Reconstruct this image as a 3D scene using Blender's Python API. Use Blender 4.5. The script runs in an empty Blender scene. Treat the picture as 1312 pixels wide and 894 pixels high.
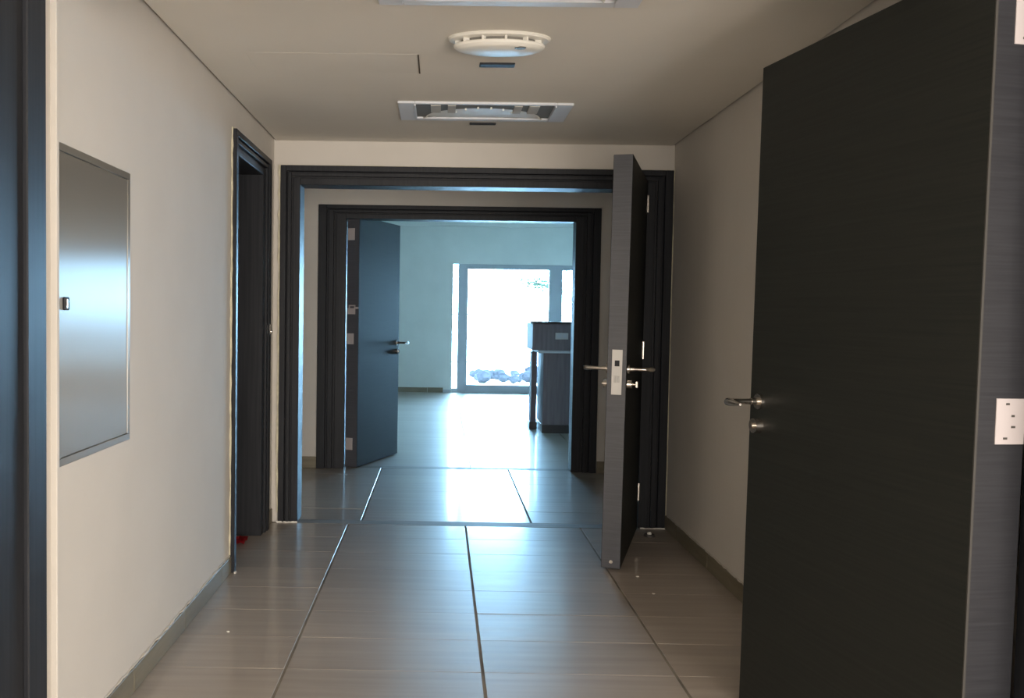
import bpy, bmesh, math, random
from mathutils import Vector, Matrix
random.seed(7)
S = bpy.context.scene
col = S.collection
PI = math.pi

# ------------------------------------------------------------------ camera
cam_d = bpy.data.cameras.new('camera'); cam = bpy.data.objects.new('camera', cam_d); col.objects.link(cam)
cam_d.sensor_width = 36; cam_d.lens = 1137.2 * 36 / 1312; cam_d.shift_x = 103.07 / 1312
cam_d.clip_start = 0.05; cam_d.clip_end = 300
cam.matrix_world = Matrix.Translation((0, 0, 1.3)) @ Matrix.Rotation(0.0095, 4, 'Z') @ Matrix.Rotation(PI / 2 - 0.0398, 4, 'X') @ Matrix.Rotation(0.0154, 4, 'Z')
S.camera = cam

# ------------------------------------------------------------------ world, lights, exposure
w = bpy.data.worlds.new('sky'); S.world = w; w.use_nodes = True
bg = w.node_tree.nodes['Background']
bg.inputs[0].default_value = (0.38, 0.70, 1.0, 1); bg.inputs[1].default_value = 75.0
S.view_settings.view_transform = 'Standard'; S.view_settings.look = 'None'
S.view_settings.exposure = 0.0; S.view_settings.gamma = 1.0; S.view_settings.use_curve_mapping = False

def area(name, loc, rot, sx, sy, power, color, portal=False):
    l = bpy.data.lights.new(name, 'AREA'); l.shape = 'RECTANGLE'; l.size = sx; l.size_y = sy
    l.energy = power; l.color = color
    o = bpy.data.objects.new(name, l); col.objects.link(o); o.location = loc; o.rotation_euler = rot
    if portal: l.cycles.is_portal = True
    return o
# assumed daylight source added behind the camera, to the right; no window built
area('assumed_rear_light', (1.9, -1.5, 1.0), (PI / 2, 0, math.radians(28)), 1.2, 1.6, 195, (1.0, 0.915, 0.825))
area('rear_fill_light', (-0.1, -3.3, 1.1), (PI / 2, 0, 0), 3.0, 1.9, 195, (1.0, 0.915, 0.825))  # added broad fill, no doorway there; softens shadows at the corridor end
# portals guide sky sampling through the big window
area('window_portal', (1.75, 14.78, 1.1), (-PI / 2, 0, 0), 3.2, 2.2, 1, (1, 1, 1), True)

# ------------------------------------------------------------------ materials
def mat(name, color, rough=0.6, metal=0.0, spec=0.5, **k):
    m = bpy.data.materials.new(name); m.use_nodes = True
    nt = m.node_tree; b = nt.nodes['Principled BSDF']
    b.inputs['Base Color'].default_value = (*color, 1); b.inputs['Roughness'].default_value = rough
    b.inputs['Metallic'].default_value = metal; b.inputs['Specular IOR Level'].default_value = spec
    for a, v in k.items(): b.inputs[a].default_value = v
    return m, nt, b
def noise_col(nt, b, c0, c1, scale, detail=6, lo=0.35, hi=0.65, coords='Object', rough=None, bump=0.0, rand=False, bdist=0.002):
    tc = nt.nodes.new('ShaderNodeTexCoord'); mp = nt.nodes.new('ShaderNodeMapping')
    mp.inputs['Scale'].default_value = scale
    nt.links.new(tc.outputs[coords], mp.inputs['Vector'])
    if rand:
        oi = nt.nodes.new('ShaderNodeObjectInfo'); mu = nt.nodes.new('ShaderNodeMath'); mu.operation = 'MULTIPLY'; mu.inputs[1].default_value = 57.0
        nt.links.new(oi.outputs['Random'], mu.inputs[0]); cb = nt.nodes.new('ShaderNodeCombineXYZ')
        for i in range(3): nt.links.new(mu.outputs[0], cb.inputs[i])
        nt.links.new(cb.outputs[0], mp.inputs['Location'])
    n = nt.nodes.new('ShaderNodeTexNoise'); n.inputs['Scale'].default_value = 1; n.inputs['Detail'].default_value = detail
    nt.links.new(mp.outputs[0], n.inputs['Vector'])
    r = nt.nodes.new('ShaderNodeValToRGB'); r.color_ramp.elements[0].position = lo; r.color_ramp.elements[1].position = hi
    r.color_ramp.elements[0].color = (*c0, 1); r.color_ramp.elements[1].color = (*c1, 1)
    nt.links.new(n.outputs['Fac'], r.inputs[0]); out = r.outputs[0]
    if rand:
        hs = nt.nodes.new('ShaderNodeHueSaturation'); mr = nt.nodes.new('ShaderNodeMapRange')
        mr.inputs['To Min'].default_value = 0.93; mr.inputs['To Max'].default_value = 1.06
        nt.links.new(oi.outputs['Random'], mr.inputs[0]); nt.links.new(mr.outputs[0], hs.inputs['Value'])
        nt.links.new(out, hs.inputs['Color']); out = hs.outputs[0]
    nt.links.new(out, b.inputs['Base Color'])
    if rough:
        mr = nt.nodes.new('ShaderNodeMapRange'); mr.inputs['To Min'].default_value = rough[0]; mr.inputs['To Max'].default_value = rough[1]
        nt.links.new(n.outputs['Fac'], mr.inputs[0]); nt.links.new(mr.outputs[0], b.inputs['Roughness'])
    if bump:
        bp = nt.nodes.new('ShaderNodeBump'); bp.inputs['Strength'].default_value = bump; bp.inputs['Distance'].default_value = bdist
        nt.links.new(n.outputs['Fac'], bp.inputs['Height']); nt.links.new(bp.outputs[0], b.inputs['Normal'])
M = {}
def mk(key, color, rough, noise=None, spec=0.5, **k):
    m, nt, b = mat(key, color, rough, k.pop('metal', 0.0), spec, **k)
    if noise: noise_col(nt, b, **noise)
    M[key] = m
mk('plaster', (0.6, 0.56, 0.5), 0.85, dict(c0=(0.585, 0.55, 0.50), c1=(0.605, 0.57, 0.52), scale=(3, 3, 3)))
mk('cool_plaster', (0.7, 0.72, 0.68), 0.85, dict(c0=(0.69, 0.72, 0.68), c1=(0.73, 0.76, 0.72), scale=(3, 3, 3)))
mk('ceiling_paint', (0.7, 0.66, 0.59), 0.9, dict(c0=(0.69, 0.65, 0.58), c1=(0.72, 0.68, 0.61), scale=(2, 2, 2)))
mk('gap', (0.09, 0.07, 0.05), 0.9)
mk('grout', (0.16, 0.145, 0.12), 0.9, dict(c0=(0.13, 0.11, 0.085), c1=(0.30, 0.26, 0.2), scale=(14, 4, 4)))
mk('tile', (0.3, 0.26, 0.22), 0.3, dict(c0=(0.32, 0.275, 0.232), c1=(0.405, 0.352, 0.30), scale=(1.4, 26, 8), detail=8, lo=0.28, hi=0.72, rough=(0.36, 0.48), bump=0.06, rand=True), **{'Coat Weight': 0.5, 'Coat Roughness': 0.12})
mk('skirting', (0.27, 0.235, 0.17), 0.45, dict(c0=(0.165, 0.142, 0.095), c1=(0.215, 0.187, 0.13), scale=(3, 3, 30), rand=True))
mk('threshold', (0.2, 0.18, 0.16), 0.6, dict(c0=(0.16, 0.145, 0.125), c1=(0.23, 0.21, 0.185), scale=(2, 40, 5)))
mk('dark_wood', (0.022, 0.022, 0.02), 0.46, spec=0.22, noise=dict(c0=(0.0135, 0.0145, 0.0175), c1=(0.025, 0.0265, 0.031), scale=(90, 90, 2.2), detail=5, lo=0.3, hi=0.75, bump=0.12, bdist=0.0006))  # wood colour also carries the blue cast of veiling glare
mk('dark_leaf', (0.02, 0.021, 0.018), 0.5, spec=0.16, noise=dict(c0=(0.0145, 0.016, 0.0145), c1=(0.021, 0.0225, 0.020), scale=(3, 3, 130), detail=5, lo=0.3, hi=0.75, bump=0.1, bdist=0.0005))
mk('leaf_edge', (0.04, 0.041, 0.043), 0.42, dict(c0=(0.05, 0.052, 0.062), c1=(0.075, 0.078, 0.092), scale=(6, 6, 220), detail=7, lo=0.3, hi=0.8))
mk('hinge_edge', (0.03, 0.03, 0.035), 0.45, dict(c0=(0.012, 0.0125, 0.0155), c1=(0.024, 0.0245, 0.029), scale=(6, 6, 200), detail=8, lo=0.35, hi=0.85))
mk('edge_bead', (0.04, 0.038, 0.034), 0.5)
mk('bead', (0.6, 0.56, 0.40), 0.8, dict(c0=(0.48, 0.45, 0.33), c1=(0.62, 0.58, 0.43), scale=(40, 40, 25)))
mk('chrome', (0.62, 0.58, 0.53), 0.22, metal=1.0)
mk('satin_plate', (0.62, 0.60, 0.57), 0.5, metal=0.3)
mk('hinge_paint', (0.37, 0.335, 0.335), 0.55)
mk('mark', (0.05, 0.045, 0.04), 0.5)
mk('white_plastic', (0.74, 0.72, 0.66), 0.35)
mk('grille_white', (0.66, 0.68, 0.72), 0.4)
mk('vent_blade', (0.5, 0.49, 0.45), 0.6)
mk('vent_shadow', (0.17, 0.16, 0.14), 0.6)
mk('black', (0.008, 0.009, 0.013), 0.6)
mk('alu', (0.42, 0.46, 0.5), 0.5)
mk('red', (0.55, 0.02, 0.03), 0.5, dict(c0=(0.4, 0.012, 0.02), c1=(0.7, 0.03, 0.04), scale=(20, 20, 20)))
mk('counter_dark', (0.05, 0.043, 0.045), 0.5, dict(c0=(0.115, 0.10, 0.115), c1=(0.15, 0.135, 0.15), scale=(40, 40, 3)))  # tone raised so the colour itself carries the veil of glare
mk('counter_top', (0.03, 0.03, 0.033), 0.3)
mk('socket', (0.45, 0.46, 0.46), 0.5)
mk('concrete', (0.62, 0.62, 0.6), 0.9, dict(c0=(0.55, 0.55, 0.53), c1=(0.68, 0.68, 0.66), scale=(1.5, 1.5, 1.5)))
mk('rock', (0.05, 0.055, 0.065), 0.9, spec=0.05, noise=dict(c0=(0.008, 0.007, 0.009), c1=(0.03, 0.027, 0.03), scale=(4, 4, 4), bump=0.4))
mk('foliage', (0.03, 0.09, 0.05), 0.9, spec=0.03, noise=dict(c0=(0.02, 0.032, 0.02), c1=(0.035, 0.05, 0.03), scale=(3, 3, 3)))
mk('bark', (0.06, 0.05, 0.04), 0.9)
mk('crumb', (0.75, 0.72, 0.66), 0.9)
mk('rail', (0.06, 0.065, 0.075), 0.6)
# clear pane: mostly transparent, slight reflection
m = bpy.data.materials.new('pane_glass'); m.use_nodes = True; nt = m.node_tree; nt.nodes.clear()
o_ = nt.nodes.new('ShaderNodeOutputMaterial'); mx = nt.nodes.new('ShaderNodeMixShader'); fr = nt.nodes.new('ShaderNodeFresnel'); fr.inputs[0].default_value = 1.45
tr = nt.nodes.new('ShaderNodeBsdfTransparent'); tr.inputs[0].default_value = (0.95, 0.98, 1, 1); gl = nt.nodes.new('ShaderNodeBsdfGlossy'); gl.inputs['Roughness'].default_value = 0.02
nt.links.new(fr.outputs[0], mx.inputs[0]); nt.links.new(tr.outputs[0], mx.inputs[1]); nt.links.new(gl.outputs[0], mx.inputs[2]); nt.links.new(mx.outputs[0], o_.inputs[0])
M['glass'] = m
# brushed stainless: anisotropic, reflections smeared sideways
m, nt, b = mat('brushed_steel', (0.29, 0.285, 0.265), 0.34, metal=0.85)
b.inputs['Anisotropic'].default_value = 1.0
tg = nt.nodes.new('ShaderNodeTangent'); tg.direction_type = 'RADIAL'; tg.axis = 'Z'
nt.links.new(tg.outputs[0], b.inputs['Tangent'])
M['steel'] = m
m, nt, b = mat('steel_edge', (0.35, 0.34, 0.32), 0.5, metal=1.0); M['steel_edge'] = m

# ------------------------------------------------------------------ mesh helpers
class MB:
    def __init__(s): s.bm = bmesh.new()
    def box(s, x0, x1, y0, y1, z0, z1, bev=0.0, T=None):
        x0, x1 = sorted((x0, x1)); y0, y1 = sorted((y0, y1)); z0, z1 = sorted((z0, z1))
        r = bmesh.ops.create_cube(s.bm, size=1)
        vs = r['verts']
        for v in vs: v.co = Vector(((x0 + x1) / 2 + v.co.x * (x1 - x0), (y0 + y1) / 2 + v.co.y * (y1 - y0), (z0 + z1) / 2 + v.co.z * (z1 - z0)))
        if bev > 0:
            es = list({e for v in vs for e in v.link_edges})
            r2 = bmesh.ops.bevel(s.bm, geom=es, offset=bev, segments=1, affect='EDGES', clamp_overlap=True)
            vs = r2['verts'] if False else list({v for v in vs if v.is_valid} | set(r2['verts']))
        if T:
            for v in vs: v.co = T @ v.co
        return s
    def cyl(s, p0, p1, r0, r1=None, seg=20):
        r1 = r0 if r1 is None else r1
        p0 = Vector(p0); p1 = Vector(p1); d = p1 - p0
        q = d.to_track_quat('Z', 'Y').to_matrix().to_4x4()
        bmesh.ops.create_cone(s.bm, cap_ends=True, segments=seg, radius1=r0, radius2=r1, depth=d.length, matrix=Matrix.Translation((p0 + p1) / 2) @ q)
        return s
    def lathe(s, prof, seg=48, c=(0, 0, 0)):
        rings = []
        for r, z in prof:
            rings.append([s.bm.verts.new((c[0] + r * math.cos(2 * PI * i / seg), c[1] + r * math.sin(2 * PI * i / seg), c[2] + z)) for i in range(seg)] if r > 1e-6 else [s.bm.verts.new((c[0], c[1], c[2] + z))])
        for a, b in zip(rings, rings[1:]):
            for i in range(seg):
                j = (i + 1) % seg
                if len(a) == 1: s.bm.faces.new((a[0], b[j], b[i]))
                elif len(b) == 1: s.bm.faces.new((a[i], a[j], b[0]))
                else: s.bm.faces.new((a[i], a[j], b[j], b[i]))
        return s
    def tube(s, pts, rad, seg=12, flat=1.0):
        """swept ellipse; rad is a list of radii, flat squashes the vertical one"""
        rings = []
        pts = [Vector(p) for p in pts]
        for i, p in enumerate(pts):
            t = (pts[min(i + 1, len(pts) - 1)] - pts[max(i - 1, 0)]).normalized()
            side = t.cross(Vector((0, 0, 1))).normalized(); up = side.cross(t)
            r = rad[i]
            rings.append([s.bm.verts.new(p + side * r * math.cos(2 * PI * k / seg) + up * r * flat * math.sin(2 * PI * k / seg)) for k in range(seg)])
        for a, b in zip(rings, rings[1:]):
            for i in range(seg): s.bm.faces.new((a[i], a[(i + 1) % seg], b[(i + 1) % seg], b[i]))
        s.bm.faces.new(rings[0]); s.bm.faces.new(rings[-1])
        return s
    def build(s, name, mt, parent=None, smooth=False, loc=None):
        bmesh.ops.recalc_face_normals(s.bm, faces=s.bm.faces)
        me = bpy.data.meshes.new(name); s.bm.to_mesh(me); s.bm.free()
        if smooth:
            for p in me.polygons: p.use_smooth = True
            try: me.set_sharp_from_angle(angle=math.radians(38))
            except Exception: pass
        me.materials.append(mt)
        o = bpy.data.objects.new(name, me); col.objects.link(o)
        if parent: o.parent = parent
        if loc: o.location = loc
        return o
def empty(name, loc=(0, 0, 0), rz=0.0):
    o = bpy.data.objects.new(name, None); col.objects.link(o); o.location = loc; o.rotation_euler = (0, 0, rz); o.empty_display_size = 0.1
    return o
def tag(o, label=None, cat=None, group=None, kind=None):
    if label: o['label'] = label
    if cat: o['category'] = cat
    if group: o['group'] = group
    if kind: o['kind'] = kind
    return o
def setting(name, mb, mt, label, cat, parent=None):
    o = mb.build(name, mt, parent)
    return tag(o, label, cat, kind='structure') if parent is None else o

# key dimensions (metres), camera at the origin looking along +Y
XL, XR, YE, ZC = -1.029, 1.407, 5.446, 2.34      # corridor
T1 = 0.15; Y2 = 7.35; T2 = 0.14                  # end wall thickness, second wall
VX0, VX1 = -1.75, 2.15                           # vestibule
FX0, FX1, FY, FZ = -2.6, 4.3, 14.65, 2.84        # far room
ZO = 2.075                                       # clear height of openings

# ------------------------------------------------------------------ floor
floor = MB().box(-3.2, 4.6, -3.5, FY + 0.2, -0.12, -0.004).build('floor', M['grout'])
tag(floor, 'wood-look grey brown tiled floor running from the corridor to the bright far window', 'floor', kind='structure')
tile_cache = {}
def tile(x0, x1, y0, y1, gx, gy):
    x0 += gx / 2; x1 -= gx / 2; y0 += gy / 2; y1 -= gy / 2
    key = (round(x1 - x0, 4), round(y1 - y0, 4))
    if key not in tile_cache:
        b = MB().box(-key[0] / 2, key[0] / 2, -key[1] / 2, key[1] / 2, -0.012, 0.0, bev=0.0009)
        o = b.build('tile', M['tile'], floor); tile_cache[key] = o
    else:
        o = tile_cache[key].copy(); col.objects.link(o); o.parent = floor
    o.location = ((x0 + x1) / 2, (y0 + y1) / 2, random.uniform(-0.0004, 0.0002))
    o.rotation_euler = (random.gauss(0, 0.0009), random.gauss(0, 0.0007), 0)
def grid(xs, ys, gx, gy):
    for a, b in zip(xs, xs[1:]):
        for c, d in zip(ys, ys[1:]): tile(a, b, c, d, gx, gy)
rows = [5.405 - 0.318 * i for i in range(15)][::-1]
grid([XL - 0.16, -0.545, 0.174, 0.878, XR], rows, 0.011, 0.0022)
rows2 = [5.515 + 0.3155 * i for i in range(7)]
grid([VX0, -0.473, 0.588, VX1], rows2[:-1] + [7.40], 0.013, 0.0022)
rows3 = [7.50 + 0.3575 * i for i in range(21)]
grid([FX0, -1.845, -0.785, 0.275, 1.335, 2.395, 3.455, FX1], rows3, 0.008, 0.0022)
for y0, y1 in ((5.409, 5.511), (7.404, 7.496)):
    MB().box(-0.98, 1.4, y0, y1, -0.01, 0.0005, 0.001).build('threshold_strip', M['threshold'], floor)

# ------------------------------------------------------------------ walls
def wall_y(name, y0, y1, x0, x1, z1, ops, mt, label):
    """wall across the corridor with openings (x0, x1, z0, z1)"""
    b = MB(); cur = x0
    for (a, c, za, zb) in ops:
        b.box(cur, a, y0, y1, -0.1, z1)
        if za > 0.0: b.box(a, c, y0, y1, -0.1, za)
        b.box(a, c, y0, y1, zb, z1); cur = c
    b.box(cur, x1, y0, y1, -0.1, z1)
    return setting(name, b, mt, label, 'wall')
def wall_x(name, x0, x1, y0, y1, z1, ops, mt, label):
    b = MB(); cur = y0
    for (a, c, zb) in ops:
        b.box(x0, x1, cur, a, -0.1, z1); b.box(x0, x1, a, c, zb, z1); cur = c
    b.box(x0, x1, cur, y1, -0.1, z1)
    return setting(name, b, mt, label, 'wall')
LD0, LD1 = 4.43, 5.09      # opening of the left doorway along Y
wall_x('wall_left', XL - 0.13, XL, 2.19, YE + 0.002, ZC + 0.2, [(LD0, LD1, ZO)], M['plaster'], 'beige plaster wall on the left carrying the steel cover and the narrow dark doorway')
wall_x('wall_right', XR, XR + 0.13, 2.05, YE + 0.002, ZC + 0.2, [], M['plaster'], 'plain beige plaster wall on the right behind the large open dark door')
EX0, EX1 = -0.90, 1.25
wall_y('wall_end', YE, YE + T1, VX0 - 0.1, VX1 + 0.1, ZC + 0.2, [(EX0, EX1, 0, ZO + 0.02)], M['plaster'], 'beige wall band above the first wide dark door frame at the corridor end')
NX0, NX1 = -0.81, 1.12
wall_y('wall_back', Y2, Y2 + T2, FX0 - 0.1, FX1 + 0.1, FZ + 0.2, [(NX0, NX1, 0, ZO + 0.02)], M['plaster'], 'dim olive beige wall around the second dark door frame')
wall_x('wall_vestibule_left', VX0 - 0.1, VX0, YE + T1, Y2, ZC + 0.2, [], M['plaster'], 'hidden left wall of the small lobby between the two dark door frames')
wall_x('wall_vestibule_right', VX1, VX1 + 0.1, YE + T1, Y2, ZC + 0.2, [], M['plaster'], 'hidden right wall of the small lobby between the two dark door frames')
wall_x('wall_far_left', FX0 - 0.1, FX0, Y2 + T2, FY, FZ + 0.2, [], M['cool_plaster'], 'left wall of the bright far room, behind the open leaf')
wall_x('wall_far_right', FX1, FX1 + 0.1, Y2 + T2, FY, FZ + 0.2, [], M['cool_plaster'], 'right wall of the bright far room, behind the kitchen bar')
WX0, WX1, WZ = 0.2, 3.35, 2.125
wall_y('wall_far', FY, FY + 0.2, FX0 - 0.1, FX1 + 0.1, FZ + 0.2, [(WX0, WX1, 0.0, WZ)], M['cool_plaster'], 'pale blue green wall around the overexposed balcony window')
# side room behind the left doorway
b = MB(); b.box(-3.1, XL - 0.13, 4.05, 4.15, -0.1, 2.6); b.box(-3.1, XL - 0.13, YE - 0.1, YE, -0.1, 2.6); b.box(-3.2, -3.1, 4.05, YE, -0.1, 2.6); b.box(-3.1, XL - 0.13, 4.15, YE - 0.1, 2.45, 2.6)
setting('wall_side_room', b, M['plaster'], 'dark walls of the side room seen past the narrow left doorway', 'wall')
# room behind the camera: no window, the added warm lights stand inside it
b = MB(); b.box(-2.3, -1.1, 1.9, 2.19, -0.1, 2.7); b.box(1.46, 2.5, 1.76, 2.05, -0.1, 2.7); b.box(-1.1, 1.46, 1.9, 2.05, 2.12, 2.7); b.box(-1.1, 1.46, 2.05, 2.19, 2.12, 2.7)
b.box(-2.4, -2.3, -3.5, 2.19, -0.1, 2.7); b.box(2.4, 2.5, -3.5, 2.05, -0.1, 2.7); b.box(-2.4, 2.5, -3.6, -3.5, -0.1, 2.7); b.box(-2.4, 2.5, -3.5, 2.05, 2.6, 2.7)
setting('wall_near', b, M['plaster'], 'plaster walls of the room the picture is taken from', 'wall')
# ceilings
b = MB(); b.box(XL + 0.013, XR - 0.013, 2.19, YE - 0.004, ZC, ZC + 0.02); ceil = setting('ceiling', b, M['ceiling_paint'], 'flat beige corridor ceiling with air grilles, smoke detector and flush hatch', 'ceiling')
MB().box(XL - 0.05, XR + 0.05, 2.19, YE + 0.02, ZC + 0.022, ZC + 0.15).build('shadow_gap', M['gap'], ceil)
setting('ceiling_vestibule', MB().box(VX0, VX1, YE + T1, Y2, ZC, ZC + 0.1), M['ceiling_paint'], 'hidden ceiling of the lobby between the door frames', 'ceiling')
setting('ceiling_far', MB().box(FX0, FX1, Y2 + T2, FY, FZ, FZ + 0.15), M['cool_plaster'], 'bluish ceiling of the bright far room above the window wall', 'ceiling')
setting('trim_1', MB().box(FX0, FX1, FY - 0.10, FY - 0.001, 2.735, FZ - 0.001), M['cool_plaster'], 'pale dropped band along the top of the window wall', 'trim')
# bright plaster corner bead where the left wall starts
setting('trim_2', MB().box(XL - 0.02, XL + 0.016, 2.335, 2.352, -0.0, ZC, 0.002), M['plaster'], 'pale narrow plaster corner strip beside the near left dark jamb', 'trim')

# ------------------------------------------------------------------ baseboards
def baseboard(name, segs, horiz, off, side, h, mt, label):
    """segs: list of (a, b) lengths; boards are tiles, cut edges slightly uneven"""
    root = empty(name); tag(root, label, 'baseboard', kind='structure')
    for a, c in segs:
        hh = h + random.uniform(-0.002, 0.002)
        if horiz == 'y': bb = MB().box(off, off + side * 0.011, a + 0.0015, c - 0.0015, 0.001, hh, 0.0015)
        else: bb = MB().box(a + 0.0015, c - 0.0015, off, off + side * 0.011, 0.001, hh, 0.0015)
        bb.build('skirting_tile', mt, root)
    return root
def ragged(path_fn, n, r, name, mt, parent, amp):
    pts = []; rad = []
    for i in range(n):
        t = i / (n - 1); p = Vector(path_fn(t)); p += Vector((random.uniform(-amp, amp) * 0.5, random.uniform(-amp, amp) * 0.5, random.uniform(-amp, amp) * 0.5)); pts.append(p); rad.append(r * random.uniform(0.55, 1.25))
    b = MB()
    rings = []
    for p, q in zip(pts, rad):
        rings.append([b.bm.verts.new(p + Vector(v) * q) for v in ((-1, -1, 0), (1, -1, 0), (1, 1, 0), (-1, 1, 0))]) if abs(pts[-1].z - pts[0].z) > 0.5 else rings.append([b.bm.verts.new(p + Vector(v) * q) for v in ((-1, 0, -1), (1, 0, -1), (1, 0, 1), (-1, 0, 1))])
    for A, B in zip(rings, rings[1:]):
        for i in range(4): b.bm.faces.new((A[i], A[(i + 1) % 4], B[(i + 1) % 4], B[i]))
    b.bm.faces.new(rings[0]); b.bm.faces.new(rings[-1])
    return b.build(name, mt, parent)
bl = baseboard('baseboard_left', [(2.36, 2.95), (2.95, 3.557), (3.557, 4.16), (4.16, 4.345)], 'y', XL, 1, 0.084, M['skirting'], 'brown tile baseboard along the left wall below the steel cover')
ragged(lambda t: (XL + 0.003, 2.36 + 1.98 * t, 0.0865), 60, 0.0035, 'filler_line', M['plaster'], bl, 0.006)
baseboard('baseboard_left_end', [(5.26, 5.42)], 'y', XL, 1, 0.084, M['skirting'], 'short brown tile baseboard between the narrow left doorway and the wide dark frame')
br = baseboard('baseboard_right', [(2.1, 2.75), (2.75, 3.35), (3.35, 3.95), (3.95, 4.548), (4.548, 5.15), (5.15, 5.42)], 'y', XR, -1, 0.084, M['skirting'], 'brown tile baseboard along the right wall behind the large open door')
ragged(lambda t: (XR - 0.003, 2.5 + 2.9 * t, 0.0865), 80, 0.0035, 'filler_line', M['plaster'], br, 0.006)
baseboard('baseboard_vestibule_left', [(-1.74, -1.4), (-1.4, -1.01)], 'x', Y2, -1, 0.095, M['skirting'], 'dim tile baseboard left of the second dark door frame')
baseboard('baseboard_vestibule_right', [(1.315, 1.7), (1.7, 2.14)], 'x', Y2, -1, 0.095, M['skirting'], 'dim tile baseboard right of the second dark door frame')
baseboard('baseboard_far', [(FX0 + 0.6 * i, FX0 + 0.6 * (i + 1)) for i in range(4)] + [(-0.2, 0.06)], 'x', FY, -1, 0.08, M['skirting'], 'beige tile baseboard along the window wall left of the bright window')
b = MB().box(0.06, 0.19, FY - 0.03, FY - 0.001, 0, 0.05); setting('trim_3', b, M['alu'], 'low sill block at the left foot of the bright window', 'trim')

# ------------------------------------------------------------------ door frames
BANDS = [(0.0, 0.30, 0.026), (0.30, 0.37, 0.006), (0.37, 0.56, 0.020), (0.56, 0.64, 0.002), (0.64, 1.0, 0.010)]
def door_frame(name, u0, u1, wl, wr, zt, ht, depth, P, mt, label, cat='door frame', bands=BANDS):
    """stepped casing round an opening: P maps (u along the wall, z up, w out of the wall) to world"""
    root = empty(name); tag(root, label, cat, kind='structure')
    def pbox(b, a, c, z0, z1, w0, w1):
        A = P(a, z0, w0); B = P(c, z1, w1); b.box(A[0], B[0], A[1], B[1], A[2], B[2], bev=0.0025)
    jl, jr, hd = MB(), MB(), MB()
    for (f0, f1, w1) in bands:
        w0 = -depth if f1 == 1.0 else -0.0
        if f1 != 1.0: w0 = -0.001
        pbox(jl, u0 + f0 * wl, u0 + f1 * wl, 0, zt - f0 * ht, w0, w1)
        pbox(jr, u1 - f1 * wr, u1 - f0 * wr, 0, zt - f0 * ht, w0, w1)
        pbox(hd, u0 + f1 * wl, u1 - f1 * wr, zt - f1 * ht, zt - f0 * ht, w0, w1)
    jl.build('jamb', mt, root); jr.build('jamb', mt, root); hd.build('head', mt, root)
    return root
PY = lambda y: (lambda u, z, w: (u, y - w, z))
PXl = lambda u, z, w: (XL + w, u, z)
f1 = door_frame('trim_4', -0.985, 1.40, 0.118, 0.165, 2.188, 0.115, T1 + 0.012, PY(YE), M['dark_wood'], 'wide dark stepped wooden door frame filling the corridor end')
f2 = door_frame('trim_5', -1.015, 1.308, 0.226, 0.205, 2.184, 0.112, T2 + 0.012, PY(Y2), M['dark_wood'], 'second dark wooden door frame further back, around the bright far room')
f3 = door_frame('trim_6', 4.345, 5.25, 0.11, 0.17, 2.186, 0.112, 0.142, PXl, M['dark_wood'], 'narrow dark wooden door frame in the left wall')
# uneven cream sealant lines round the frames
ragged(lambda t: (1.4035, YE - 0.012, 0.06 + 2.13 * t), 50, 0.0045, 'sealant_bead', M['bead'], f1, 0.006)
ragged(lambda t: (-0.992, YE - 0.012, 0.06 + 2.13 * t), 50, 0.006, 'sealant_bead', M['bead'], f1, 0.006)
ragged(lambda t: (-0.98 + 2.36 * t, YE - 0.004, 2.190), 60, 0.003, 'sealant_bead', M['bead'], f1, 0.005)
ragged(lambda t: (XL + 0.005, 4.338, 0.09 + 2.10 * t), 50, 0.004, 'sealant_bead', M['bead'], f3, 0.002)
ragged(lambda t: (XL + 0.004, 4.34 + 0.91 * t, 2.192), 30, 0.0035, 'sealant_bead', M['bead'], f3, 0.004)
for a, c in ((-0.985, -0.87), (1.25, 1.40)):
    ragged(lambda t, a=a, c=c: (a + (c - a) * t, YE - 0.034, 0.003), 14, 0.005, 'mortar_edge', M['crumb'], f1, 0.005)
ragged(lambda t: (XL + 0.03 , 4.335 + 0.03 * t, 0.003), 6, 0.005, 'mortar_edge', M['crumb'], f3, 0.004)
# strike keeper on the narrow frame's far jamb
MB().box(XL + 0.026, XL + 0.034, 5.2, 5.225, 1.165, 1.225, 0.003).cyl((XL + 0.034, 5.212, 1.18), (XL + 0.04, 5.212, 1.18), 0.009, 0.007).build('strike_keeper', M['chrome'], f3, True)
# near left jamb (the camera stands in this doorway)
nf = empty('trim_7'); tag(nf, 'tall dark brown wooden jamb filling the left edge of the picture', 'door frame', kind='structure')
MB().box(-1.1, -0.975, 2.09, 2.19, 0, 2.115, 0.003).build('jamb', M['dark_wood'], nf)
MB().box(-1.1, -0.985, 1.9, 2.088, 0, 2.115, 0.003).build('rebate_board', M['dark_wood'], nf)
nr = empty('trim_8'); tag(nr, 'dark wooden jamb at the right edge beside the hinges of the large open door', 'door frame', kind='structure')
MB().box(1.348, 1.46, 1.93, 2.05, 0, 2.115, 0.003).build('jamb', M['dark_wood'], nr)
MB().box(1.36, 1.46, 1.76, 1.928, 0, 2.115, 0.003).build('rebate_board', M['dark_wood'], nr)
MB().box(-0.973, 1.346, 1.93, 2.05, 2.118, 2.2, 0.003).build('head', M['dark_wood'], nr)

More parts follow.
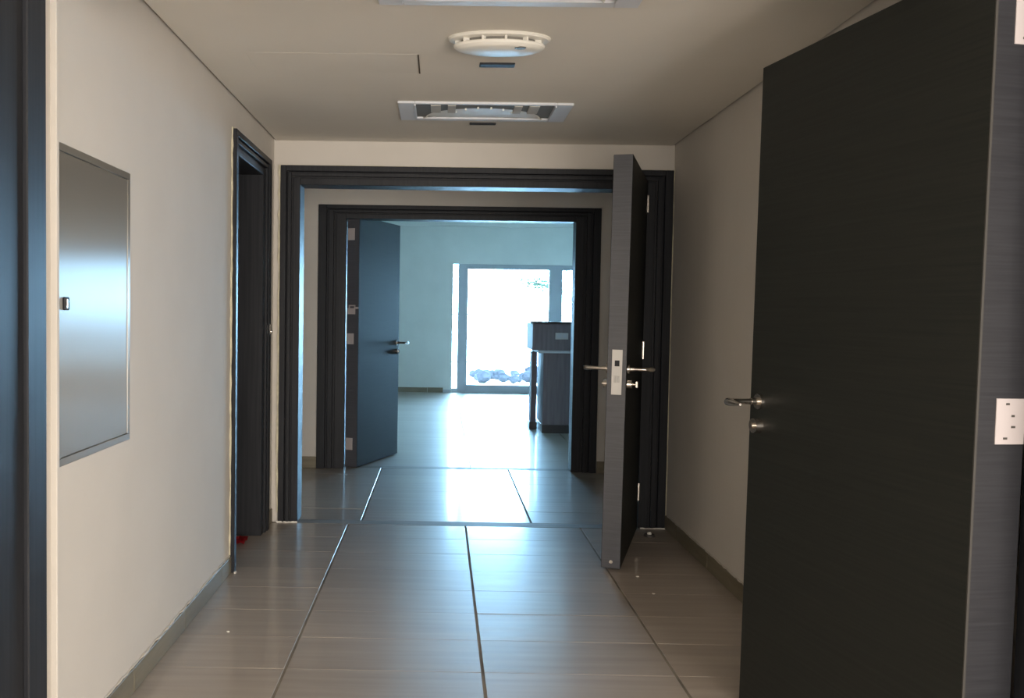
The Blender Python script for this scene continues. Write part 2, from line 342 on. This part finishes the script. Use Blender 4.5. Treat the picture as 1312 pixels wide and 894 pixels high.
# ------------------------------------------------------------------ doors
def lever(parent, x, z, side, t, out=0.118, arm=0.105, rough=None):
    """lever set on the face with outward normal side*y in leaf space; arm runs towards the hinge (-x)"""
    y0 = 0.0 if side < 0 else t
    h = MB()
    h.cyl((x, y0, z), (x, y0 + side * 0.009, z), 0.026, 0.0255, 28)
    h.cyl((x, y0 + side * 0.008, z), (x, y0 + side * 0.032, z), 0.0125, 0.0115)
    P = [(x, y0 + side * 0.025, z), (x, y0 + side * out * 0.6, z), (x - 0.003, y0 + side * out * 0.85, z), (x - 0.016, y0 + side * out, z), (x - 0.05, y0 + side * (out + 0.006), z), (x - arm, y0 + side * (out + 0.010), z)]
    h.tube(P, [0.0105, 0.0105, 0.0125, 0.0145, 0.012, 0.004], 14, 0.9)
    return h.build('lever_handle', M['chrome'], parent, True)
def cylinder_lock(parent, x, z, side, t, turn=False):
    y0 = 0.0 if side < 0 else t
    h = MB(); h.cyl((x, y0, z), (x, y0 + side * 0.022, z), 0.0255, 0.024, 28); h.cyl((x, y0 + side * 0.021, z), (x, y0 + side * 0.030, z), 0.0095)
    if turn:
        h.cyl((x, y0 + side * 0.02, z), (x, y0 + side * 0.045, z), 0.007); h.box(x - 0.006, x + 0.006, y0 + side * 0.04, y0 + side * 0.055, z - 0.018, z + 0.018, 0.003)
    return h.build('lock_cylinder', M['chrome'], parent, True)
def make_door(name, hinge, direction, L, t, z1, label, leafmat='dark_leaf', lean=0.0, zh=1.03, levers=(-1, 1), edgemat='leaf_edge'):
    """leaf space: x from the hinge edge to the free edge, y through the thickness, z up.  direction = world angle of +x"""
    root = empty(name, (hinge[0], hinge[1], 0.0), direction); tag(root, label, 'door', kind='structure')
    root.rotation_euler = (lean, 0, direction)
    MB().box(0.0, L, 0, t, 0.006, z1, 0.002).build('leaf', M[leafmat], root)
    # thin edge lippings
    MB().box(-0.0015, 0.0, 0.002, t - 0.002, 0.008, z1 - 0.002).build('hinge_edge_strip', M[edgemat], root)
    MB().box(L, L + 0.0015, 0.002, t - 0.002, 0.008, z1 - 0.002).build('lock_edge_strip', M['leaf_edge'], root)
    for sd in levers: lever(root, L - 0.058, zh, sd, t)
    for sd in levers: cylinder_lock(root, L - 0.058, zh - 0.078, sd, t, sd > 0 and name != 'door_1')
    return root
def hinge_plate(root, y0, y1, z0, z1, mt, marks=True, knuckle=None):
    p = MB().box(-0.0045, -0.0015, y0, y1, z0, z1, 0.0006).build('hinge_plate', mt, root)
    if marks:
        hh = z1 - z0; s = MB()
        for fy, fz, wd in ((0.62, 0.88, 0.009), (0.42, 0.62, 0.008), (0.40, 0.38, 0.010), (0.66, 0.13, 0.010)):
            s.box(-0.0052, -0.0044, y0 + fy * (y1 - y0) - wd * 0.55, y0 + fy * (y1 - y0) + wd * 0.55, z0 + fz * hh - 0.0025, z0 + fz * hh + 0.0025, 0.0003)
        s.build('screw', M['mark'], p)
    return p
# large door on the right: visible face looks left; leaf goes from the hinge (1.2, 2.0) to (1.02, 2.93)
hx, hy = 1.205, 2.0; fx, fy = 1.026, 2.93
ang = math.atan2(fy - hy, fx - hx); Lb = math.hypot(fx - hx, fy - hy)
# thickness must extend to the right of the travel direction: mirror by hanging the leaf with its +y face left
def right_side(hx, hy, ang, t): return (hx + math.sin(ang) * t, hy - math.cos(ang) * t)
t = 0.128
bx, by = right_side(hx, hy, ang, t)
d1 = make_door('door_1', (bx, by), ang, Lb, t, 2.112, 'large plain black-green door standing open on the right, its lever near the picture centre', lean=0.0, edgemat='hinge_edge')
MB().box(-0.003, 0.0, t - 0.005, t + 0.0006, 0.008, 2.11).build('edge_bead', M['edge_bead'], d1)
d1.rotation_euler = Matrix.Rotation(0, 3, 'X').to_euler()
d1.rotation_euler = (Matrix.Rotation(0.009, 3, 'Y') @ Matrix.Rotation(ang, 3, 'Z')).to_euler(); d1.location.x -= 0.009
for z0, z1 in ((0.17, 0.275), (1.024, 1.128), (1.917, 2.022)): hinge_plate(d1, 0.003, 0.078, z0, z1, M['hinge_paint'])
# leaf of the wide frame, hinged right, seen nearly edge-on
p0 = (1.232, 5.405); p1 = (0.948, 4.505)   # right face line: hinge -> free edge
ang2 = math.atan2(p1[1] - p0[1], p1[0] - p0[0]); L2 = math.hypot(p1[0] - p0[0], p1[1] - p0[1]); t2 = 0.098
bx, by = right_side(p0[0], p0[1], ang2, t2)
d2 = make_door('door_2', (bx, by), ang2, L2, t2, 2.115, 'dark grey door seen almost edge-on in the wide frame with steel lock plate', leafmat='dark_leaf', levers=(-1, 1))
d2.rotation_euler = (Matrix.Rotation(0.008, 3, 'Y') @ Matrix.Rotation(ang2, 3, 'Z')).to_euler(); d2.location.x -= 0.008
for z0 in (0.18, 1.045, 1.93):
    MB().cyl((-0.006, t2 + 0.004, z0), (-0.006, t2 + 0.004, z0 + 0.105), 0.008).cyl((-0.006, t2 + 0.004, z0 + 0.05), (-0.006, t2 + 0.004, z0 + 0.055), 0.0095).box(-0.004, 0.012, t2, t2 + 0.003, z0, z0 + 0.105).build('hinge', M['chrome'], d2, True)
pl = MB().box(L2 + 0.0015, L2 + 0.0035, 0.024, 0.076, 0.9, 1.13, 0.0006).build('lock_plate', M['satin_plate'], d2)
MB().box(L2 + 0.003, L2 + 0.0042, 0.038, 0.062, 1.045, 1.075).build('latch_hole', M['black'], pl)
MB().box(L2 + 0.003, L2 + 0.006, 0.036, 0.048, 0.962, 0.997).box(L2 + 0.003, L2 + 0.006, 0.052, 0.064, 0.962, 0.997).build('bolt', M['steel_edge'], pl)
MB().cyl((L2 - 0.004, 0.05, 0.04), (L2 + 0.004, 0.05, 0.04), 0.009).build('bottom_bolt', M['chrome'], d2, True)
# leaf of the second frame, hinged left, opening into the far room
p0 = (-0.680, 7.37); p1 = (-0.380, 8.17)
ang3 = math.atan2(p1[1] - p0[1], p1[0] - p0[0]); L3 = math.hypot(p1[0] - p0[0], p1[1] - p0[1])
d3 = make_door('door_3', p0, ang3, L3, 0.112, 2.10, 'bluish dark door standing open on the left of the second frame', levers=(-1, 1))
for z0, z1 in ((0.15, 0.25), (1.035, 1.125), (1.90, 1.998)): hinge_plate(d3, 0.042, 0.104, z0, z1, M['hinge_paint'], marks=False)
b = MB().box(-0.006, -0.0015, 0.03, 0.10, 1.285, 1.335, 0.001).box(-0.01, -0.004, 0.0, 0.03, 1.33, 1.345, 0.001).box(-0.006, -0.0015, 0.03, 0.04, 1.335, 1.36).box(-0.006, -0.0015, 0.08, 0.09, 1.335, 1.36).box(-0.006, -0.0015, 0.03, 0.09, 1.352, 1.362)
b.build('door_tag', M['hinge_paint'], d3)
# leaf inside the narrow left doorway, open into the side room
d4 = make_door('door_4', (-1.15, 5.02), PI, 0.72, 0.05, 2.07, 'black door open inside the narrow left doorway', levers=(1,))
d4.location = (-1.165, 5.085, 0)

# ------------------------------------------------------------------ steel cover on the left wall
pc = empty('panel_cover', (XL, 2.64, 0.87)); tag(pc, 'brushed stainless steel electrical panel cover on the left wall', 'panel')
y0, y1, z0, z1 = 2.362 - 2.64, 2.912 - 2.64, 0.0, 0.872
b = MB(); fw = 0.022
b.box(0, 0.008, y0, y1, z0, z0 + fw, 0.0015); b.box(0, 0.008, y0, y1, z1 - fw, z1, 0.0015); b.box(0, 0.008, y0, y0 + fw, z0 + fw, z1 - fw, 0.0015); b.box(0, 0.008, y1 - fw, y1, z0 + fw, z1 - fw, 0.0015)
b.build('surround', M['steel'], pc)
MB().box(0, 0.006, y0 + fw + 0.002, y1 - fw - 0.002, z0 + fw + 0.002, z1 - fw - 0.002, 0.001).build('cover_door', M['steel'], pc)
MB().box(0.006, 0.014, y0 + 0.030, y0 + 0.062, 0.424, 0.460, 0.003).build('latch', M['black'], pc)
MB().box(0.014, 0.017, y0 + 0.036, y0 + 0.044, 0.428, 0.455, 0.001).build('latch_paddle', M['chrome'], pc)

# ------------------------------------------------------------------ ceiling fittings
def air_grille(loc, label, wx=0.865, wy=0.385):
    root = empty('air_grille', loc); tag(root, label, 'air vent', 'ceiling air grilles')
    hx_, hy_ = wx / 2, wy / 2; fs, fe = 0.082, 0.05
    b = MB(); z = -0.012
    b.box(-hx_, -hx_ + fs, -hy_, hy_, z, 0, 0.003); b.box(hx_ - fs, hx_, -hy_, hy_, z, 0, 0.003)
    b.box(-hx_ + fs, hx_ - fs, -hy_, -hy_ + fe * 0.45, z, 0, 0.003); b.box(-hx_ + fs, hx_ - fs, hy_ - fe, hy_, z, 0, 0.003)
    b.box(-hx_ + fs, -hx_ + fs + 0.006, -hy_ + 0.02, hy_ - fe, -0.02, 0); b.box(hx_ - fs - 0.006, hx_ - fs, -hy_ + 0.02, hy_ - fe, -0.02, 0)
    b.build('frame', M['grille_white'], root)
    MB().box(-hx_ + fs, hx_ - fs, -hy_ + 0.02, hy_ - fe, -0.003, -0.0005).build('plenum_shade', M['vent_shadow'], root)  # flat dark sheet, paints the shade inside the grille opening
    for x, wd in ((-0.245, 0.05), (-0.165, 0.04), (0.165, 0.04), (0.245, 0.05)):
        b = MB().box(x - wd / 2, x + wd / 2, -hy_ + 0.035, -hy_ + 0.19, -0.014, -0.009, 0.001)
        b.box(x - wd / 2, x - wd / 2 + 0.004, -hy_ + 0.035, -hy_ + 0.19, -0.010, -0.003); b.box(x + wd / 2 - 0.004, x + wd / 2, -hy_ + 0.035, -hy_ + 0.19, -0.010, -0.003)
        b.build('blade', M['vent_blade'], root)
    # curved deflector in the middle: shallow dome with scalloped ribs
    b = MB(); n = 18
    prev = None
    for i in range(n + 1):
        a = PI * i / n; x = -0.315 * math.cos(a); d = 0.22 * math.sin(a)
        y_out = hy_ - fe - 0.004
        ring = [b.bm.verts.new((x, y_out, -0.004)), b.bm.verts.new((x * 0.98, y_out - d * 0.45, -0.015)), b.bm.verts.new((x * 0.95, y_out - d, -0.006))]
        if prev:
            b.bm.faces.new((prev[0], ring[0], ring[1], prev[1])); b.bm.faces.new((prev[1], ring[1], ring[2], prev[2]))
        prev = ring
    b.build('deflector', M['white_plastic'], root, True)
    b = MB()
    for k in range(8):
        a = PI * (k + 0.5) / 8; x = -0.17 * math.cos(a); y = hy_ - fe - 0.19 * math.sin(a) - 0.02
        b.box(x - 0.004, x + 0.004, y - 0.03, y + 0.02, -0.014, -0.003)
    tag(b.build('vane', M['white_plastic'], root), kind='stuff')
    return root
air_grille((0.205, 4.585, ZC), 'white rectangular ceiling air grille with curved blades above the wide dark frame')
air_grille((0.21, 2.818, ZC), 'white ceiling air grille cut off by the top edge of the picture')
# smoke detector
sd = empty('smoke_detector', (0.205, 3.39, ZC)); sd.scale = (1, 0.5, 0.75); tag(sd, 'round white smoke detector on the ceiling in front of the air grille', 'smoke detector')
R = 0.193
MB().lathe([(0.0, 0), (R, 0), (R + 0.002, -0.006), (R - 0.006, -0.015), (R - 0.03, -0.019), (0, -0.019)]).build('base', M['white_plastic'], sd, True)
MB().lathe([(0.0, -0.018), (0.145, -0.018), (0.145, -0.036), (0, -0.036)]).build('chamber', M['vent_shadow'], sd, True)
rib = None
for k in range(12):
    if rib is None: rib = MB().box(0.143, 0.168, -0.004, 0.004, -0.037, -0.017).build('rib', M['white_plastic'], sd); o = rib
    else: o = rib.copy(); col.objects.link(o); o.parent = sd
    o.rotation_euler = (0, 0, 2 * PI * k / 12 + 0.12)
MB().lathe([(0.0, -0.0355), (0.168, -0.0355), (0.172, -0.039), (0.170, -0.050), (0.158, -0.060), (0.14, -0.066), (0.0, -0.069)]).build('cap', M['white_plastic'], sd, True)
MB().cyl((0.075, -0.105, -0.064), (0.075, -0.105, -0.071), 0.022, 0.02).build('indicator', M['mark'], sd, True)
# black slots
for nm, (x0, x1, y0, y1), lb in (('a', (0.146, 0.292, 3.712, 3.765), 'black ceiling slot just behind the smoke detector'), ('b', (0.142, 0.285, 4.862, 4.90), 'narrow black ceiling slot just behind the air grille')):
    o = empty('ceiling_slot', ((x0 + x1) / 2, (y0 + y1) / 2, ZC)); tag(o, lb, 'slot', 'black ceiling slots')
    hx_, hy_ = (x1 - x0) / 2, (y1 - y0) / 2
    MB().box(-hx_, hx_, -hy_, hy_, -0.006, 0, 0.001).build('slot_body', M['black'], o)
    MB().box(-hx_ + 0.004, hx_ - 0.004, -hy_ + 0.004, hy_ - 0.004, -0.0075, -0.0055, 0.0006).build('slot_insert', M['black'], o)
# flush hatch
ah = empty('access_hatch', (-0.455, 3.76, ZC)); tag(ah, 'flush painted ceiling hatch left of the smoke detector, one dark gap showing', 'hatch')
MB().box(-0.348, 0.345, -0.15, 0.13, -0.0004, 0).build('hatch_lid', M['ceiling_paint'], ah)
MB().box(0.3455, 0.3515, -0.145, 0.13, -0.0026, 0).build('edge_gap', M['gap'], ah)
MB().box(-0.3515, -0.3485, -0.15, 0.13, -0.0006, 0).build('edge_gap', M['ceiling_paint'], ah)

# ------------------------------------------------------------------ floor bits
ds = empty('door_stop', (1.26, 5.235, 0)); tag(ds, 'small dark floor door stop with pale top by the right baseboard', 'door stop')
MB().cyl((0, 0, 0), (0, 0, 0.012), 0.034, 0.03).build('stop_base', M['mark'], ds, True)
MB().lathe([(0.013, 0.012), (0.013, 0.02), (0.009, 0.026), (0, 0.027)], 16).build('stop_cap', M['crumb'], ds, True)
rc = MB()
n = 9
vs = [[rc.bm.verts.new((0.15 * (i / n - 0.5), 0.15 * (j / n - 0.5), 0.004 + 0.018 * abs(math.sin(i * 1.3 + j * 0.7)) + random.uniform(0, 0.006))) for j in range(n + 1)] for i in range(n + 1)]
for i in range(n):
    for j in range(n): rc.bm.faces.new((vs[i][j], vs[i + 1][j], vs[i + 1][j + 1], vs[i][j + 1]))
ext = bmesh.ops.solidify(rc.bm, geom=list(rc.bm.faces), thickness=0.003)
ro = rc.build('red_cloth', M['red'], None, True, (-1.14, 4.90, 0.003)); tag(ro, 'crumpled red cloth on the floor inside the narrow left doorway', 'cloth')
def crumb(x, y, r, label):
    b = MB(); bmesh.ops.create_icosphere(b.bm, subdivisions=1, radius=r)
    for v in b.bm.verts: v.co = Vector((v.co.x * random.uniform(0.8, 1.7), v.co.y * random.uniform(0.8, 1.3), v.co.z * 0.5))
    o = b.build('plaster_crumb', M['crumb'], None, False, (x, y, r * 0.45)); tag(o, label, 'debris', 'plaster crumbs on the corridor tiles')
crumb(-0.84, 3.535, 0.006, 'white plaster crumb on the floor near the left baseboard')
crumb(1.005, 4.40, 0.008, 'thin white crumb on the floor in front of the edge-on door')
crumb(1.02, 4.13, 0.006, 'tiny white crumb on the floor between edge-on door and large right door')

# ------------------------------------------------------------------ kitchen bar in the far room
kc = empty('kitchen_bar', (1.0, 9.8, 0)); tag(kc, 'dark raised kitchen bar with socket plate standing in the far room at the right', 'kitchen bar')
def kb(name, x0, x1, y0, y1, z0, z1, mt, bev=0.003): return MB().box(x0 - 1.0, x1 - 1.0, y0 - 9.8, y1 - 9.8, z0, z1, bev).build(name, M[mt], kc)
kb('cabinet', 1.145, 2.8, 9.80, 10.38, 0.09, 0.885, 'counter_dark'); kb('toe_kick', 1.14, 2.8, 9.785, 10.38, 0.0, 0.09, 'counter_top')
kb('upper_box', 1.012, 2.8, 9.72, 10.38, 0.918, 1.208, 'counter_dark'); kb('worktop_edge', 1.075, 2.8, 9.735, 10.38, 0.886, 0.916, 'alu')
kb('bar_top', 0.985, 2.82, 9.70, 10.40, 1.209, 1.232, 'counter_top')
kb('side_panel', 1.05, 1.115, 10.15, 10.36, 0.0, 0.885, 'counter_dark'); kb('panel_foot', 1.035, 1.125, 10.14, 10.37, 0.0, 0.08, 'counter_top')
sp = kb('socket_plate', 1.26, 1.40, 9.712, 9.72, 1.04, 1.11, 'socket', 0.002)
MB().box(0.275, 0.325, -0.091, -0.0875, 1.055, 1.095).box(0.34, 0.385, -0.091, -0.0875, 1.055, 1.095).build('socket_face', M['alu'], sp)

# ------------------------------------------------------------------ balcony window
wn = empty('window_1'); tag(wn, 'tall overexposed sliding balcony window at the end of the view', 'window', kind='structure')
def wf(name, x0, x1, y0, y1, z0, z1, mt='alu', parent=wn): return MB().box(x0, x1, y0, y1, z0, z1, 0.004).build(name, M[mt], parent)
ya, yb = FY + 0.04, FY + 0.10
wf('stile', 0.285, 0.445, ya, yb, 0.0, WZ - 0.001); wf('stile', 1.785, 2.005, ya, yb, 0.0, WZ - 0.001); wf('stile', 3.25, 3.348, ya, yb, 0.0, WZ - 0.001)
wf('bottom_rail', 0.445, 1.785, ya, yb, 0.0, 0.132); wf('bottom_rail', 2.005, 3.25, ya, yb, 0.0, 0.132)
wf('top_rail', 0.445, 1.785, ya, yb, 2.045, WZ - 0.001); wf('top_rail', 2.005, 3.25, ya, yb, 2.045, WZ - 0.001)
wf('sill', WX0, 0.285, ya, yb, 0.0, 0.07)
wf('pane', 0.445, 1.785, ya + 0.026, ya + 0.034, 0.13, 2.047, 'glass'); wf('pane', 2.005, 3.25, ya + 0.026, ya + 0.034, 0.13, 2.047, 'glass')
# ------------------------------------------------------------------ outside
tag(MB().box(-8, 12, FY + 0.2, 60, -0.2, -0.02).build('terrace', M['concrete']), 'sunlit pale terrace and ground outside the window', 'ground', kind='structure')
rl = empty('balcony_railing', (1.5, 16.1, -0.02)); tag(rl, 'thin horizontal balcony railing outside the window', 'railing')
for z in (0.455, 1.315): MB().cyl((-2.6, 0, z), (2.8, 0, z), 0.011).build('rail', M['rail'], rl)
for x in (-2.6, 2.8): MB().cyl((x, 0, 0), (x, 0, 1.33), 0.012).build('post', M['rail'], rl)
placed = []
while len(placed) < 30:
    r = random.uniform(0.045, 0.10) if len(placed) % 3 else random.uniform(0.1, 0.16)
    x = random.uniform(0.7, 1.95) if len(placed) < 22 else random.uniform(1.9, 3.4); y = random.uniform(17.0, 18.9)
    if all(math.hypot(x - a, y - c) > 1.3 * (r + q) for a, c, q in placed): placed.append((x, y, r))
for k, (x, y, r) in enumerate(placed):
    b = MB(); bmesh.ops.create_icosphere(b.bm, subdivisions=2, radius=r)
    for v in b.bm.verts: v.co = Vector((v.co.x * 1.15, v.co.y, v.co.z * 0.95)) * random.uniform(0.84, 1.1)
    tag(b.build('rock', M['rock'], None, False, (x, y, r * 0.9 - 0.02)), 'grey rubble rock lying beyond the railing', 'rock', 'rubble beyond the railing')
tr = empty('tree', (3.6, 22.3, -0.02)); tag(tr, 'pale green tree branch seen through the top of the window', 'tree')
MB().tube([(0, 0, 0), (0.05, 0, 1.0), (-0.05, 0.05, 2.0), (0.1, 0, 3.2)], [0.12, 0.1, 0.08, 0.04]).build('trunk', M['bark'], tr, True)
MB().tube([(-0.05, 0.0, 1.5), (-0.6, -0.1, 1.95), (-1.4, -0.15, 2.15)], [0.05, 0.035, 0.015]).build('branch', M['bark'], tr, True)
b = MB()
for k in range(2600):
    if k < 700: c = Vector((random.gauss(-1.15, 0.27), random.gauss(-0.1, 0.2), random.gauss(2.1, 0.11)))
    else: c = Vector((random.gauss(0.2, 0.55), random.gauss(0, 0.5), random.gauss(3.0, 0.5)))
    q = Matrix.Rotation(random.uniform(0, 2 * PI), 4, 'Z') @ Matrix.Rotation(random.uniform(-1, 1), 4, 'X'); s_ = random.uniform(0.03, 0.06)
    vs = [b.bm.verts.new(c + (q @ Vector(v)) * s_) for v in ((-1, 0, 0), (0, -0.5, 0.1), (1, 0, 0), (0, 0.5, 0.1))]; b.bm.faces.new(vs)
tag(b.build('foliage', M['foliage'], tr), kind='stuff')
